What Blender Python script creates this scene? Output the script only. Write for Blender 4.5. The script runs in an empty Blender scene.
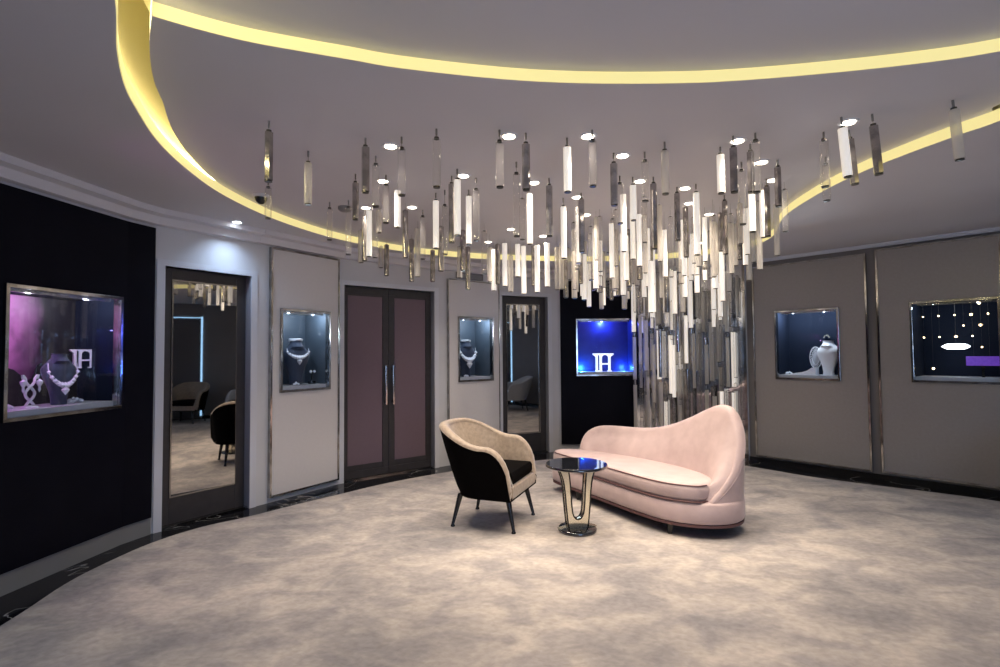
import bpy, bmesh, math, random
from math import sin, cos, pi, radians, hypot, atan2
from mathutils import Vector, Matrix
random.seed(11)
COL = bpy.context.scene.collection
F = 530.0; PITCH = .037; ROLL = -.008; H = 1.35
ZO = 2.47; ZM = 2.53; ZN = 2.583

# ---------------------------------------------------------------- camera
fw = Vector((0, cos(PITCH), sin(PITCH))); up = Vector((0, -sin(PITCH), cos(PITCH))); rt = Vector((1, 0, 0))
cx_ = cos(ROLL) * rt + sin(ROLL) * up; cu_ = -sin(ROLL) * rt + cos(ROLL) * up
cam = bpy.data.objects.new('camera', bpy.data.cameras.new('camera')); COL.objects.link(cam)
m = Matrix((cx_, cu_, -fw)).transposed().to_4x4(); m.translation = (0, 0, H)
cam.matrix_world = m
cam.data.sensor_width = 36; cam.data.lens = F * 36 / 1000; cam.data.clip_start = .05
bpy.context.scene.camera = cam

def ray(px, py): return (px - 500) / F * cx_ - (py - 333.5) / F * cu_ + fw
def at(px, py, z=0.0):                     # survey: point of the photo on a level plane
    d = ray(px, py); t = (z - H) / d.z
    return Vector((d.x * t, d.y * t, z))
def deep(px, py, Y):                       # survey: point at depth Y
    d = ray(px, py); t = Y / d.y
    return Vector((d.x * t, Y, H + d.z * t))

# ---------------------------------------------------------------- materials
def mat(name, col, rough=.5, metal=0., spec=.5, emis=None, es=0., noise=None, bump=0., sheen=0., coat=0.):
    m = bpy.data.materials.new(name); m.use_nodes = True
    nt = m.node_tree; b = nt.nodes['Principled BSDF']
    b.inputs['Base Color'].default_value = (*col, 1); b.inputs['Roughness'].default_value = rough
    b.inputs['Metallic'].default_value = metal; b.inputs['Specular IOR Level'].default_value = spec
    if sheen: b.inputs['Sheen Weight'].default_value = sheen; b.inputs['Sheen Roughness'].default_value = .35
    if coat: b.inputs['Coat Weight'].default_value = coat
    if emis: b.inputs['Emission Color'].default_value = (*emis, 1); b.inputs['Emission Strength'].default_value = es
    if noise:                                # (scale, colour2, detail, sharp)
        tc = nt.nodes.new('ShaderNodeTexCoord'); n = nt.nodes.new('ShaderNodeTexNoise')
        n.inputs['Scale'].default_value = noise[0]; n.inputs['Detail'].default_value = noise[2]
        r = nt.nodes.new('ShaderNodeValToRGB'); r.color_ramp.elements[0].position = .5 - noise[3]; r.color_ramp.elements[1].position = .5 + noise[3]
        r.color_ramp.elements[0].color = (*col, 1); r.color_ramp.elements[1].color = (*noise[1], 1)
        nt.links.new(tc.outputs['Object'], n.inputs['Vector']); nt.links.new(n.outputs['Fac'], r.inputs['Fac'])
        nt.links.new(r.outputs['Color'], b.inputs['Base Color'])
        if bump:
            bp = nt.nodes.new('ShaderNodeBump'); bp.inputs['Strength'].default_value = bump
            nt.links.new(n.outputs['Fac'], bp.inputs['Height']); nt.links.new(bp.outputs['Normal'], b.inputs['Normal'])
    return m
def clear_mat(name, tint, refl, rough=.03, body=0., bcol=(.9, .9, .9)):
    m = bpy.data.materials.new(name); m.use_nodes = True; nt = m.node_tree; nt.nodes.clear()
    out = nt.nodes.new('ShaderNodeOutputMaterial'); t = nt.nodes.new('ShaderNodeBsdfTransparent'); g = nt.nodes.new('ShaderNodeBsdfGlossy')
    t.inputs['Color'].default_value = (*tint, 1); g.inputs['Roughness'].default_value = rough
    lw = nt.nodes.new('ShaderNodeLayerWeight'); lw.inputs['Blend'].default_value = refl
    mx = nt.nodes.new('ShaderNodeMixShader'); L = nt.links.new
    L(lw.outputs['Facing'], mx.inputs['Fac']); L(t.outputs[0], mx.inputs[1]); L(g.outputs[0], mx.inputs[2])
    last = mx
    if body:
        d = nt.nodes.new('ShaderNodeBsdfDiffuse'); d.inputs['Color'].default_value = (*bcol, 1)
        tr = nt.nodes.new('ShaderNodeBsdfTranslucent'); tr.inputs['Color'].default_value = (*bcol, 1)
        dm = nt.nodes.new('ShaderNodeMixShader'); L(d.outputs[0], dm.inputs[1]); L(tr.outputs[0], dm.inputs[2])
        m2 = nt.nodes.new('ShaderNodeMixShader'); m2.inputs['Fac'].default_value = body
        L(mx.outputs[0], m2.inputs[1]); L(dm.outputs[0], m2.inputs[2]); last = m2
    L(last.outputs[0], out.inputs['Surface']); return m
M = {}
M['wall'] = mat('white wall paint', (.58, .58, .61), .5, noise=(3, (.62, .62, .65), 3, .2))
M['wall_taupe'] = mat('taupe wall paint', (.17, .155, .15), .5, noise=(3, (.19, .17, .165), 3, .2))
M['ceil'] = mat('grey ceiling paint', (.68, .665, .70), .6, noise=(1.5, (.71, .695, .73), 2, .2))
M['black_panel'] = mat('black lacquer panel', (.004, .004, .008), .5, spec=.06, noise=(5, (.006, .006, .011), 2, .3))
M['kick'] = mat('grey kick board', (.20, .20, .20), .5, noise=(3, (.22, .22, .22), 3, .2))
M['panel'] = mat('pale fabric panel', (.66, .63, .63), .35, noise=(40, (.69, .66, .66), 3, .3))
M['panel_taupe'] = mat('taupe fabric panel', (.31, .28, .26), .3, noise=(40, (.34, .31, .29), 3, .3))
M['chrome'] = mat('polished chrome', (.50, .49, .48), .12, 1., noise=(9, (.30, .28, .26), 3, .12))
M['dark_chrome'] = mat('brushed dark steel', (.25, .24, .24), .25, 1., noise=(20, (.3, .29, .28), 2, .2))
M['door'] = mat('charcoal timber', (.030, .027, .030), .45, noise=(14, (.042, .038, .042), 6, .25))
M['mauve'] = mat('mauve leather inset', (.155, .105, .13), .5, noise=(60, (.17, .117, .144), 3, .3), bump=.05)
M['mirror'] = mat('smoked mirror glass', (.42, .41, .40), .02, 1., noise=(2, (.44, .43, .42), 1, .2))
M['mirror_wall'] = mat('silver mirror', (.62, .64, .68), .06, 1., noise=(2, (.66, .67, .70), 1, .2))
M['pane'] = clear_mat('display glass', (.97, .98, 1.), .025, .01)
M['case_in'] = mat('slate display lining', (.055, .075, .10), .5, noise=(10, (.065, .085, .11), 3, .3))
M['case_dark'] = mat('navy display lining', (.008, .012, .024), .8, spec=.1, noise=(10, (.009, .013, .025), 3, .3))
M['case_blue'] = mat('blue display lining', (.012, .016, .10), .5, noise=(8, (.02, .03, .16), 3, .3))
M['case_shelf'] = mat('grey white display plinth', (.55, .58, .62), .4, noise=(10, (.6, .62, .66), 3, .3))
M['white'] = mat('white enamel', (.85, .86, .9), .35, noise=(20, (.8, .81, .85), 3, .3))
M['navy_velvet'] = mat('navy velvet', (.028, .040, .075), .8, sheen=.3, noise=(60, (.038, .054, .095), 3, .3))
M['black_velvet'] = mat('black velvet', (.002, .0016, .0016), .95, spec=.04, noise=(60, (.004, .0035, .0035), 3, .3))
M['gem'] = mat('silver and diamonds', (.92, .94, 1.), .2, 0., 1., noise=(220, (.75, .80, .9), 2, .1))
M['beige_velvet'] = mat('beige crushed velvet', (.25, .188, .14), .55, sheen=.5, noise=(34, (.36, .285, .215), 8, .2), bump=.12)
M['pink_velvet'] = mat('blush velvet', (.45, .335, .325), .6, sheen=.3, noise=(9, (.55, .42, .405), 6, .22), bump=.03)
M['piping'] = mat('plum piping', (.10, .045, .045), .6, noise=(30, (.12, .055, .055), 3, .3))
M['black'] = mat('black lacquer', (.008, .008, .009), .25, noise=(30, (.011, .011, .012), 3, .3))
M['black_glass'] = mat('black mirror glass', (.010, .011, .015), .03, 0., 1., coat=1., noise=(2, (.012, .013, .018), 1, .3))
M['brass'] = mat('champagne metal', (.92, .86, .70), .15, .85, noise=(6, (.86, .80, .64), 3, .2))
M['smoke'] = mat('smoked crystal mirror finish', (.30, .28, .275), .10, .9, noise=(14, (.46, .43, .41), 3, .06))
M['white_glass'] = mat('opal white glass with added glow', (.93, .90, .86), .3, emis=(1., .90, .78), es=.40, noise=(12, (.88, .85, .80), 2, .2))  # mild emission added to the glass so the tubes look bright all round
M['frost'] = clear_mat('frosted crystal', (.97, .96, .94), .18, .2, .5, (.95, .90, .83))
M['clear'] = clear_mat('clear crystal', (.96, .95, .94), .16, .04, .05)
M['cap'] = mat('dark nickel cap', (.06, .055, .05), .3, .8, noise=(30, (.08, .075, .07), 2, .3))
M['wire'] = mat('steel wire', (.16, .15, .15), .4, .8, noise=(30, (.33, .32, .3), 2, .3))
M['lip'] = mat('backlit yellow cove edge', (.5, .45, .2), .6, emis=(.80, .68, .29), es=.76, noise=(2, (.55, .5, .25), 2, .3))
M['slot'] = mat('pale yellow cove paint', (.80, .72, .40), .6, noise=(2, (.84, .76, .44), 2, .3))
M['led'] = mat('warm led strip', (.9, .8, .5), .6, emis=(1., .88, .50), es=60., noise=(9, (.95, .85, .55), 2, .3))
M['lamp'] = mat('lit warm lamp lens', (1, .9, .8), .6, emis=(1., .86, .68), es=12., noise=(9, (1, .95, .85), 2, .3))
M['lamp_cool'] = mat('lit cool lamp lens', (.9, .95, 1), .6, emis=(.85, .93, 1.), es=12., noise=(9, (.95, .97, 1), 2, .3))
M['sign_lit'] = mat('lit white letter', (.9, .92, 1), .4, emis=(.85, .92, 1.), es=.75, noise=(9, (.85, .88, 1), 2, .3))
M['star'] = mat('lit star bulb', (1, .8, .5), .6, emis=(1., .72, .38), es=7., noise=(9, (1, .85, .6), 2, .3))
M['glow'] = mat('lit white lozenge lamp', (1, 1, 1), .6, emis=(.9, .97, 1.), es=5., noise=(9, (.9, .95, 1), 2, .3))
M['purple_lit'] = mat('lit purple sign', (.04, .02, .12), .5, emis=(.12, .04, .40), es=.6, noise=(40, (.08, .04, .2), 2, .2))
M['blue_lit'] = mat('daylight at blind edge', (.3, .5, .8), .5, emis=(.35, .65, 1.), es=2.2, noise=(9, (.4, .6, .9), 2, .2))
M['blind'] = mat('dark roller blind', (.10, .095, .10), .7, noise=(90, (.12, .11, .115), 2, .3))
M['trim_white'] = mat('white trim paint', (.66, .68, .74), .45, noise=(3, (.6, .6, .64), 3, .3))
M['plastic'] = mat('dark dome plastic', (.02, .02, .022), .12, noise=(9, (.03, .03, .032), 2, .3))
M['vent'] = mat('grey vent metal', (.22, .21, .21), .5, noise=(9, (.26, .25, .25), 2, .3))
M['chair_grey'] = mat('grey woven fabric', (.42, .42, .44), .7, noise=(60, (.5, .5, .52), 3, .3))

def carpet_mat():
    m = bpy.data.materials.new('mottled greige carpet'); m.use_nodes = True; nt = m.node_tree; b = nt.nodes['Principled BSDF']
    b.inputs['Roughness'].default_value = .9; b.inputs['Specular IOR Level'].default_value = .1
    tc = nt.nodes.new('ShaderNodeTexCoord'); L = nt.links.new
    mp = nt.nodes.new('ShaderNodeMapping'); mp.inputs['Rotation'].default_value = (0, 0, .5); mp.inputs['Scale'].default_value = (1., 1.3, 1)
    L(tc.outputs['Object'], mp.inputs['Vector'])
    def nz(scale, det, dist, src=mp):
        n = nt.nodes.new('ShaderNodeTexNoise'); n.inputs['Scale'].default_value = scale; n.inputs['Detail'].default_value = det
        n.inputs['Distortion'].default_value = dist; L(src.outputs[0], n.inputs['Vector']); return n
    def ramp(n, a, ca, bb, cb):
        r = nt.nodes.new('ShaderNodeValToRGB'); e = r.color_ramp.elements
        e[0].position = a; e[1].position = bb; e[0].color = (*ca, 1); e[1].color = (*cb, 1); L(n.outputs['Fac'], r.inputs['Fac']); return r
    def mix(kind, a, c, f=1.):
        x = nt.nodes.new('ShaderNodeMixRGB'); x.blend_type = kind; x.inputs['Fac'].default_value = f
        L(a.outputs['Color'], x.inputs['Color1']); L(c.outputs['Color'], x.inputs['Color2']); return x
    r1 = ramp(nz(1.3, 7, .5), .38, (.32, .298, .295), .62, (.47, .425, .395))
    r2 = ramp(nz(3.6, 10, .7), .40, (.78, .78, .80), .60, (1.08, 1.05, 1.01))
    r3 = ramp(nz(26, 6, .3), .3, (.86, .86, .86), .7, (1.1, 1.1, 1.1))
    x = mix('MULTIPLY', mix('MULTIPLY', r1, r2), r3); L(x.outputs['Color'], b.inputs['Base Color'])
    n = nz(260, 2, 0); bp = nt.nodes.new('ShaderNodeBump'); bp.inputs['Strength'].default_value = .25; bp.inputs['Distance'].default_value = .004
    L(n.outputs['Fac'], bp.inputs['Height']); L(bp.outputs['Normal'], b.inputs['Normal'])
    return m
M['carpet'] = carpet_mat()
def marble_mat():
    m = mat('polished black marble', (.005, .005, .007), .12, spec=.25); nt = m.node_tree; b = nt.nodes['Principled BSDF']
    tc = nt.nodes.new('ShaderNodeTexCoord'); n = nt.nodes.new('ShaderNodeTexNoise'); n.inputs['Scale'].default_value = .7
    n.inputs['Detail'].default_value = 5; n.inputs['Distortion'].default_value = 1.5
    a = nt.nodes.new('ShaderNodeMath'); a.operation = 'SUBTRACT'; a.inputs[1].default_value = .5
    ab = nt.nodes.new('ShaderNodeMath'); ab.operation = 'ABSOLUTE'
    r = nt.nodes.new('ShaderNodeValToRGB'); e = r.color_ramp.elements; e[0].position = 0; e[1].position = .0025
    e[0].color = (.30, .29, .28, 1); e[1].color = (.006, .006, .008, 1)
    L = nt.links.new; L(tc.outputs['Object'], n.inputs['Vector']); L(n.outputs['Fac'], a.inputs[0]); L(a.outputs[0], ab.inputs[0]); L(ab.outputs[0], r.inputs['Fac']); L(r.outputs['Color'], b.inputs['Base Color'])
    return m
M['marble'] = marble_mat()
def nebula_mat():                           # the printed backdrop of the left showcase
    m = bpy.data.materials.new('printed magenta nebula backdrop'); m.use_nodes = True; nt = m.node_tree; b = nt.nodes['Principled BSDF']
    b.inputs['Roughness'].default_value = .5; L = nt.links.new
    tc = nt.nodes.new('ShaderNodeTexCoord'); sp = nt.nodes.new('ShaderNodeSeparateXYZ'); L(tc.outputs['Object'], sp.inputs[0])
    n = nt.nodes.new('ShaderNodeTexNoise'); n.inputs['Scale'].default_value = 5; n.inputs['Detail'].default_value = 6; n.inputs['Distortion'].default_value = 1.; L(tc.outputs['Object'], n.inputs['Vector'])
    def mth(op, a, c):
        x = nt.nodes.new('ShaderNodeMath'); x.operation = op
        for i, v in enumerate((a, c)):
            if isinstance(v, (int, float)): x.inputs[i].default_value = v
            else: L(v, x.inputs[i])
        return x.outputs[0]
    fall = mth('SUBTRACT', 1.5, mth('MULTIPLY', sp.outputs['X'], 2.4))          # brighter at the left side
    v = mth('MULTIPLY', fall, mth('ADD', n.outputs['Fac'], .15))
    r = nt.nodes.new('ShaderNodeValToRGB'); e = r.color_ramp.elements
    e[0].position = .12; e[0].color = (.012, .010, .016, 1); e[1].position = .85; e[1].color = (.95, .18, .95, 1)
    k = r.color_ramp.elements.new(.45); k.color = (.42, .14, .36, 1)
    L(v, r.inputs['Fac']); L(r.outputs['Color'], b.inputs['Base Color'])
    return m
M['nebula'] = nebula_mat()
M['mount'] = mat('black cut-out backdrop', (.008, .007, .010), .7, noise=(9, (.012, .010, .014), 3, .3))

# ---------------------------------------------------------------- mesh helpers
class MB:
    def __init__(s): s.v = []; s.f = []; s.mi = []
    def add(s, vs, fs, mi=0):
        o = len(s.v); s.v += [tuple(v) for v in vs]; s.f += [tuple(i + o for i in f) for f in fs]; s.mi += [mi] * len(fs); return s
    def box(s, x0, x1, y0, y1, z0, z1, mi=0):
        return s.add([(x, y, z) for x in (x0, x1) for y in (y0, y1) for z in (z0, z1)],
                     [(0, 1, 3, 2), (4, 6, 7, 5), (0, 4, 5, 1), (2, 3, 7, 6), (0, 2, 6, 4), (1, 5, 7, 3)], mi)
    def frame(s, x0, x1, z0, z1, w, y0, y1, mi=0):      # rectangular frame in the XZ plane
        s.box(x0, x1, y0, y1, z0, z0 + w, mi); s.box(x0, x1, y0, y1, z1 - w, z1, mi)
        s.box(x0, x0 + w, y0, y1, z0 + w, z1 - w, mi); return s.box(x1 - w, x1, y0, y1, z0 + w, z1 - w, mi)
    def rings(s, rs, closed=True, caps=True, mi=0):      # list of rings of points -> skin
        n = len(rs[0]); vs = [p for r in rs for p in r]; fs = []
        for i in range(len(rs) - 1):
            for j in range(n if closed else n - 1):
                k = (j + 1) % n; fs.append((i * n + j, i * n + k, (i + 1) * n + k, (i + 1) * n + j))
        if caps: fs.append(tuple(range(n - 1, -1, -1))); fs.append(tuple((len(rs) - 1) * n + j for j in range(n)))
        return s.add(vs, fs, mi)
    def cyl(s, c, r, z0, z1, n=16, r2=None, mi=0):
        r2 = r if r2 is None else r2
        return s.rings([[(c[0] + q * cos(2 * pi * k / n), c[1] + q * sin(2 * pi * k / n), z) for k in range(n)] for q, z in ((r, z0), (r2, z1))], mi=mi)
    def lathe(s, prof, c=(0, 0), n=32, mi=0, sx=1, sy=1):
        return s.rings([[(c[0] + sx * r * cos(2 * pi * k / n), c[1] + sy * r * sin(2 * pi * k / n), z) for k in range(n)] for r, z in prof], mi=mi)
    def tube(s, pts, rad, n=8, closed=False, mi=0):
        P = [Vector(p) for p in pts]; N = len(P); rs = []
        for i, p in enumerate(P):
            a = P[(i - 1) % N] if (closed or i) else p; b = P[(i + 1) % N] if (closed or i < N - 1) else p
            t = (b - a).normalized(); u = t.cross(Vector((0, 0, 1)))
            if u.length < .05: u = t.cross(Vector((0, 1, 0)))
            u.normalize(); w = u.cross(t); r = rad[i] if isinstance(rad, (list, tuple)) else rad
            rs.append([p + r * (cos(2 * pi * k / n) * u + sin(2 * pi * k / n) * w) for k in range(n)])
        if closed: rs.append(rs[0])
        return s.rings(rs, caps=not closed, mi=mi)
    def prism(s, poly, z0, z1, mi=0):
        n = len(poly); vs = [(p[0], p[1], z0) for p in poly] + [(p[0], p[1], z1) for p in poly]
        return s.add(vs, [tuple(range(n - 1, -1, -1)), tuple(range(n, 2 * n))] + [(i, (i + 1) % n, n + (i + 1) % n, n + i) for i in range(n)], mi)
    def build(s, name, mats, parent=None, loc=None, smooth=False, bevel=0, subd=0, rot=None):
        me = bpy.data.meshes.new(name); me.from_pydata(s.v, [], s.f)
        for q in (mats if isinstance(mats, (list, tuple)) else [mats]): me.materials.append(q)
        for p, i in zip(me.polygons, s.mi): p.material_index = i
        bm = bmesh.new(); bm.from_mesh(me); bmesh.ops.recalc_face_normals(bm, faces=bm.faces)
        if any(len(f.verts) > 4 for f in bm.faces):
            bmesh.ops.triangulate(bm, faces=[f for f in bm.faces if len(f.verts) > 8])
        bm.to_mesh(me); bm.free()
        if smooth:
            for p in me.polygons: p.use_smooth = True
            me.set_sharp_from_angle(angle=radians(50))
        o = bpy.data.objects.new(name, me); COL.objects.link(o)
        if parent: o.parent = parent
        if loc: o.location = loc
        if rot is not None: o.rotation_euler = (0, 0, rot)
        if bevel:
            b = o.modifiers.new('bevel', 'BEVEL'); b.width = bevel; b.segments = 2; b.limit_method = 'ANGLE'
        if subd:
            b = o.modifiers.new('sub', 'SUBSURF'); b.levels = b.render_levels = subd
        return o
def tag(o, label=None, cat=None, group=None, kind=None):
    if label: o['label'] = label
    if cat: o['category'] = cat
    if group: o['group'] = group
    if kind: o['kind'] = kind
    return o
def empty(name, loc, rz=0):
    o = bpy.data.objects.new(name, None); COL.objects.link(o); o.location = loc; o.rotation_euler = (0, 0, rz); o.empty_display_size = .1; return o
def copy_tree(o, parent=None):
    c = o.copy(); COL.objects.link(c); c.parent = parent
    for ch in list(o.children): copy_tree(ch, c)
    return c
def crom(pts, n=6, closed=False):
    P = [Vector(p) for p in pts]; N = len(P); out = []
    rng = range(N) if closed else range(N - 1)
    for i in rng:
        g = (lambda k: P[k % N]) if closed else (lambda k: P[max(0, min(N - 1, k))])
        a, b, c, d = g(i - 1), g(i), g(i + 1), g(i + 2)
        for k in range(n):
            t = k / n
            out.append(.5 * ((2 * b) + (c - a) * t + (2 * a - 5 * b + 4 * c - d) * t * t + (3 * b - a - 3 * c + d) * t ** 3))
    if not closed: out.append(P[-1])
    return out

# ---------------------------------------------------------------- wall lines (left to right seen from inside)
class Wall:
    def __init__(s, p, q):
        s.p = Vector((*p, 0)); s.q = Vector((*q, 0)); s.d = (s.q - s.p).normalized(); s.n = Vector((-s.d.y, s.d.x, 0)); s.L = (s.q - s.p).length; s.a = atan2(s.d.y, s.d.x)
    def hit(s, px, py, off=0.):              # off: how far behind the wall face
        r = ray(px, py); b = s.p + s.n * off; t = b.dot(s.n) / r.dot(s.n); P = r * t
        return (P - b).dot(s.d), H + P.z
    def rect(s, tl, tr, bl, br, off=0.):
        a, b, c, d = [s.hit(*k, off) for k in (tl, tr, bl, br)]
        return (a[0] + c[0]) / 2, (b[0] + d[0]) / 2, (c[1] + d[1]) / 2, (a[1] + b[1]) / 2     # s0,s1,z0,z1
    def pt(s, u, off=0., z=0.): return s.p + s.d * u + s.n * off + Vector((0, 0, z))
    def root(s, name, u=0., off=0., z=0.): return empty(name, s.pt(u, off, z), s.a)
def wall_boxes(mb, W, holes=(), z1=ZO, th=.10, z0=0., off=0., s0=0., s1=None):
    s1 = W.L if s1 is None else s1; t = MB(); x = s0
    for h in sorted(holes):
        t.box(x, h[0], 0, th, z0, z1); t.box(h[0], h[1], 0, th, h[3], z1)
        if h[2] > z0 + .001: t.box(h[0], h[1], 0, th, z0, h[2])
        x = h[1]
    t.box(x, s1, 0, th, z0, z1)
    mb.add([W.pt(v[0], v[1] + off, v[2]) for v in t.v], t.f)

A0 = Wall((-2.72, 1.3), (-2.86, 2.88)); A1 = Wall((-2.86, 2.88), (-2.74, 3.85)); A2 = Wall((-2.74, 3.85), (-2.67, 4.07))
B = Wall((-2.67, 4.07), (-2.20, 4.77)); Cw = Wall((-2.20, 4.77), (-1.68, 5.60)); D = Wall((-1.68, 5.60), (-.77, 6.33))
E_ = Wall((-.77, 6.33), (0.0, 6.98)); Fw = Wall((0.0, 6.98), (.80, 7.32)); G = Wall((.80, 7.32), (1.84, 7.28))
Hw = Wall((1.84, 7.28), (3.08, 6.60)); I1 = Wall((3.08, 6.60), (4.62, 4.84)); I2 = Wall((4.62, 4.84), (5.15, 3.9)); I3 = Wall((5.15, 3.9), (5.32, 2.4))
REST = [(5.32, 2.4), (5.1, .9), (4.3, -.7), (2.6, -2.1), (.4, -2.5), (-1.4, -1.9), (-2.4, -.6), (-2.72, 1.3)]

WINS = {}   # showcase openings: s0,s1,z0,z1 on their wall line
WINS['left'] = A1.rect((5, 285), (120, 298), (2, 421), (119, 407), -.03)
WINS['c'] = Cw.rect((280, 310), (329, 312), (281, 392), (329, 388), -.03)
WINS['e'] = E_.rect((457, 317), (491, 319), (457, 381), (491, 380), -.0)
WINS['g'] = G.rect((576.5, 319), (634, 319.5), (577, 376), (634, 374.5), -.03)
WINS['r1'] = I1.rect((775, 312), (838, 308), (777, 378.5), (840, 380), -.03)
WINS['r2'] = I1.rect((911, 303), (1001, 297), (912.5, 381), (1001, 384), -.03)
def hole(k, e=.0): a, b, c, d = WINS[k]; return (a + e, b - e, c + e, d - e)

dl = B.rect((160, 268), (245, 276), (156, 527), (244.5, 505.5), .08)
dd = D.rect((340.5, 286), (430.5, 292), (341, 481), (431, 466), .08)
d3 = Fw.rect((499, 297), (545, 297), (500, 452), (546, 449), .08)
dl = (dl[0], dl[1], 0., dl[3]); dd = (dd[0], dd[1], 0., dd[3]); d3 = (max(d3[0], .03), d3[1], 0., d3[3])

mb = MB(); wall_boxes(mb, A0); wall_boxes(mb, A1, [hole('left')]); wall_boxes(mb, A2); wall_boxes(mb, B, [dl]); wall_boxes(mb, Cw, [hole('c')])
tag(mb.build('wall_left', M['wall']), kind='structure')
mb = MB(); wall_boxes(mb, D, [dd]); wall_boxes(mb, E_, [hole('e')]); wall_boxes(mb, Fw, [d3]); wall_boxes(mb, G, [hole('g')]); wall_boxes(mb, Hw)
tag(mb.build('wall_back', M['wall']), kind='structure')
mb = MB(); wall_boxes(mb, I1, [hole('r1'), hole('r2')]); wall_boxes(mb, I2); wall_boxes(mb, I3)
tag(mb.build('wall_right', M['wall_taupe']), kind='structure')
mb = MB()
for a, b in zip(REST, REST[1:]): wall_boxes(mb, Wall(a, b))
tag(mb.build('wall_front', M['wall_taupe']), kind='structure')

# floor and carpet
mb = MB(); mb.box(-6, 8, -5, 10, -.1, 0); tag(mb.build('floor', M['marble']), kind='structure')
cp = [(-2.50, 2.69), (-2.57, 3.15), (-2.57, 3.44), (-2.51, 3.84), (-2.35, 4.18), (-2.09, 4.46), (-1.81, 4.82), (-1.53, 5.15), (-1.18, 5.56), (-.63, 6.03), (.1, 6.5), (1., 6.80), (2.0, 6.78),
      (2.75, 6.36), (3.28, 5.70), (3.72, 5.30), (4.08, 5.01), (4.39, 4.70), (4.75, 4.1), (4.98, 3.2), (4.95, 1.9), (4.5, .4), (3.4, -1.2), (1.6, -2.1), (-.3, -2.1), (-1.7, -1.2), (-2.35, .4), (-2.45, 1.8)]
mb = MB(); mb.prism([(p.x, p.y) for p in crom([(*p, 0) for p in cp], 5, True)], 0, .012)
tag(mb.build('carpet', M['carpet']), 'mottled grey beige oval fitted carpet covering the middle of the room', 'carpet')

# ---------------------------------------------------------------- ceiling
c1 = [(-1.05, 1.36), (-1.20, 1.63), (-1.39, 1.90), (-1.54, 2.15), (-1.64, 2.37), (-1.77, 2.71), (-1.86, 3.09), (-1.92, 3.60), (-1.88, 4.17), (-1.76, 4.65), (-1.60, 5.04), (-1.38, 5.38), (-1.08, 5.72), (-.71, 6.0), (-.12, 6.27), (1.0, 6.48),
      (1.95, 6.35), (2.62, 5.85), (2.68, 5.2), (2.38, 4.4), (2.28, 3.75), (2.28, 3.30), (2.33, 3.0), (2.40, 2.73), (2.46, 2.5), (2.42, 1.9), (2.1, 1.2), (1.5, .75), (.7, .55), (-.2, .65), (-.75, .98)]
C1 = [Vector((p.x, p.y, 0)) for p in crom([(*p, 0) for p in c1], 6, True)]
cc = Vector((.4, 3.2, 0))
def ring_mesh(loop_a, za, loop_b, zb):
    n = len(loop_a); return [(p.x, p.y, za) for p in loop_a] + [(p.x, p.y, zb) for p in loop_b], [(i, (i + 1) % n, n + (i + 1) % n, n + i) for i in range(n)]
def outn(loop):
    n = len(loop); r = []
    for i in range(n):
        t = (loop[(i + 1) % n] - loop[i - 1]).normalized(); o = Vector((-t.y, t.x, 0))
        r.append(o if o.dot(loop[i] - cc) > 0 else -o)
    return r
ON = outn(C1)
big = [cc + (p - cc).normalized() * 8.5 for p in C1]
mb = MB()
for za, zb in ((ZO, ZO), (ZO + .045, ZO + .045)): mb.add(*ring_mesh(C1, za, big, zb))
tag(mb.build('ceiling', M['ceil']), kind='structure')
lip_o = [p + .004 * o for p, o in zip(C1, ON)]
mb = MB(); mb.add(*ring_mesh(C1, ZO, C1, ZM)); mb.add(*ring_mesh(lip_o, ZO - .001, lip_o, ZM)); mb.add(*ring_mesh(C1, ZM, lip_o, ZM)); mb.add(*ring_mesh(C1, ZO - .001, lip_o, ZO - .001))
o = mb.build('trim_1', M['lip'], smooth=True); tag(o, kind='structure')
wall_o = [p + .05 * o for p, o in zip(C1, ON)]; wall_oo = [p + .09 * o for p, o in zip(C1, ON)]
mb = MB(); mb.add(*ring_mesh(wall_o, ZM - .015, wall_o, 3.15)); mb.add(*ring_mesh(wall_oo, ZM - .015, wall_oo, 3.15)); mb.add(*ring_mesh(lip_o, ZM - .015, wall_oo, ZM - .015)); mb.add(*ring_mesh(wall_o, 3.15, wall_oo, 3.15))
tag(mb.build('wall_cove', M['slot'], smooth=True), kind='structure')
mb = MB(); mb.box(-8, 9, -6, 12, 3.15, 3.2); tag(mb.build('ceiling_upper', M['slot']), kind='structure')
# inner edge: follows the opening except at the left and around the front, where a gap is left open
def inset(p):
    if p.y > 3.9 or (p.x > 0 and p.y > 2.6): return -.03
    if p.x < 0: return -.03 + .125 * min(1, (3.9 - p.y) / 1.5)
    return .04
C3 = [p - inset(p) * o for p, o in zip(C1, ON)]
nf = [(-1.20, 1.80), (-1.08, 1.88), (-.94, 1.955), (-.77, 2.02), (-.585, 2.085), (-.40, 2.15), (0, 2.24), (.36, 2.283), (.80, 2.29), (1.10, 2.265), (1.49, 2.20), (1.81, 2.125), (1.99, 2.06), (2.22, 1.95), (2.44, 1.78)]
NF = [Vector((p.x, p.y, 0)) for p in crom([(*p, 0) for p in nf], 4)]
inN = MB(); inN.prism([(p.x, p.y) for p in C3], ZN, ZN + .05)
tag(inN.build('ceiling_inner', M['ceil']), kind='structure')
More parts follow.
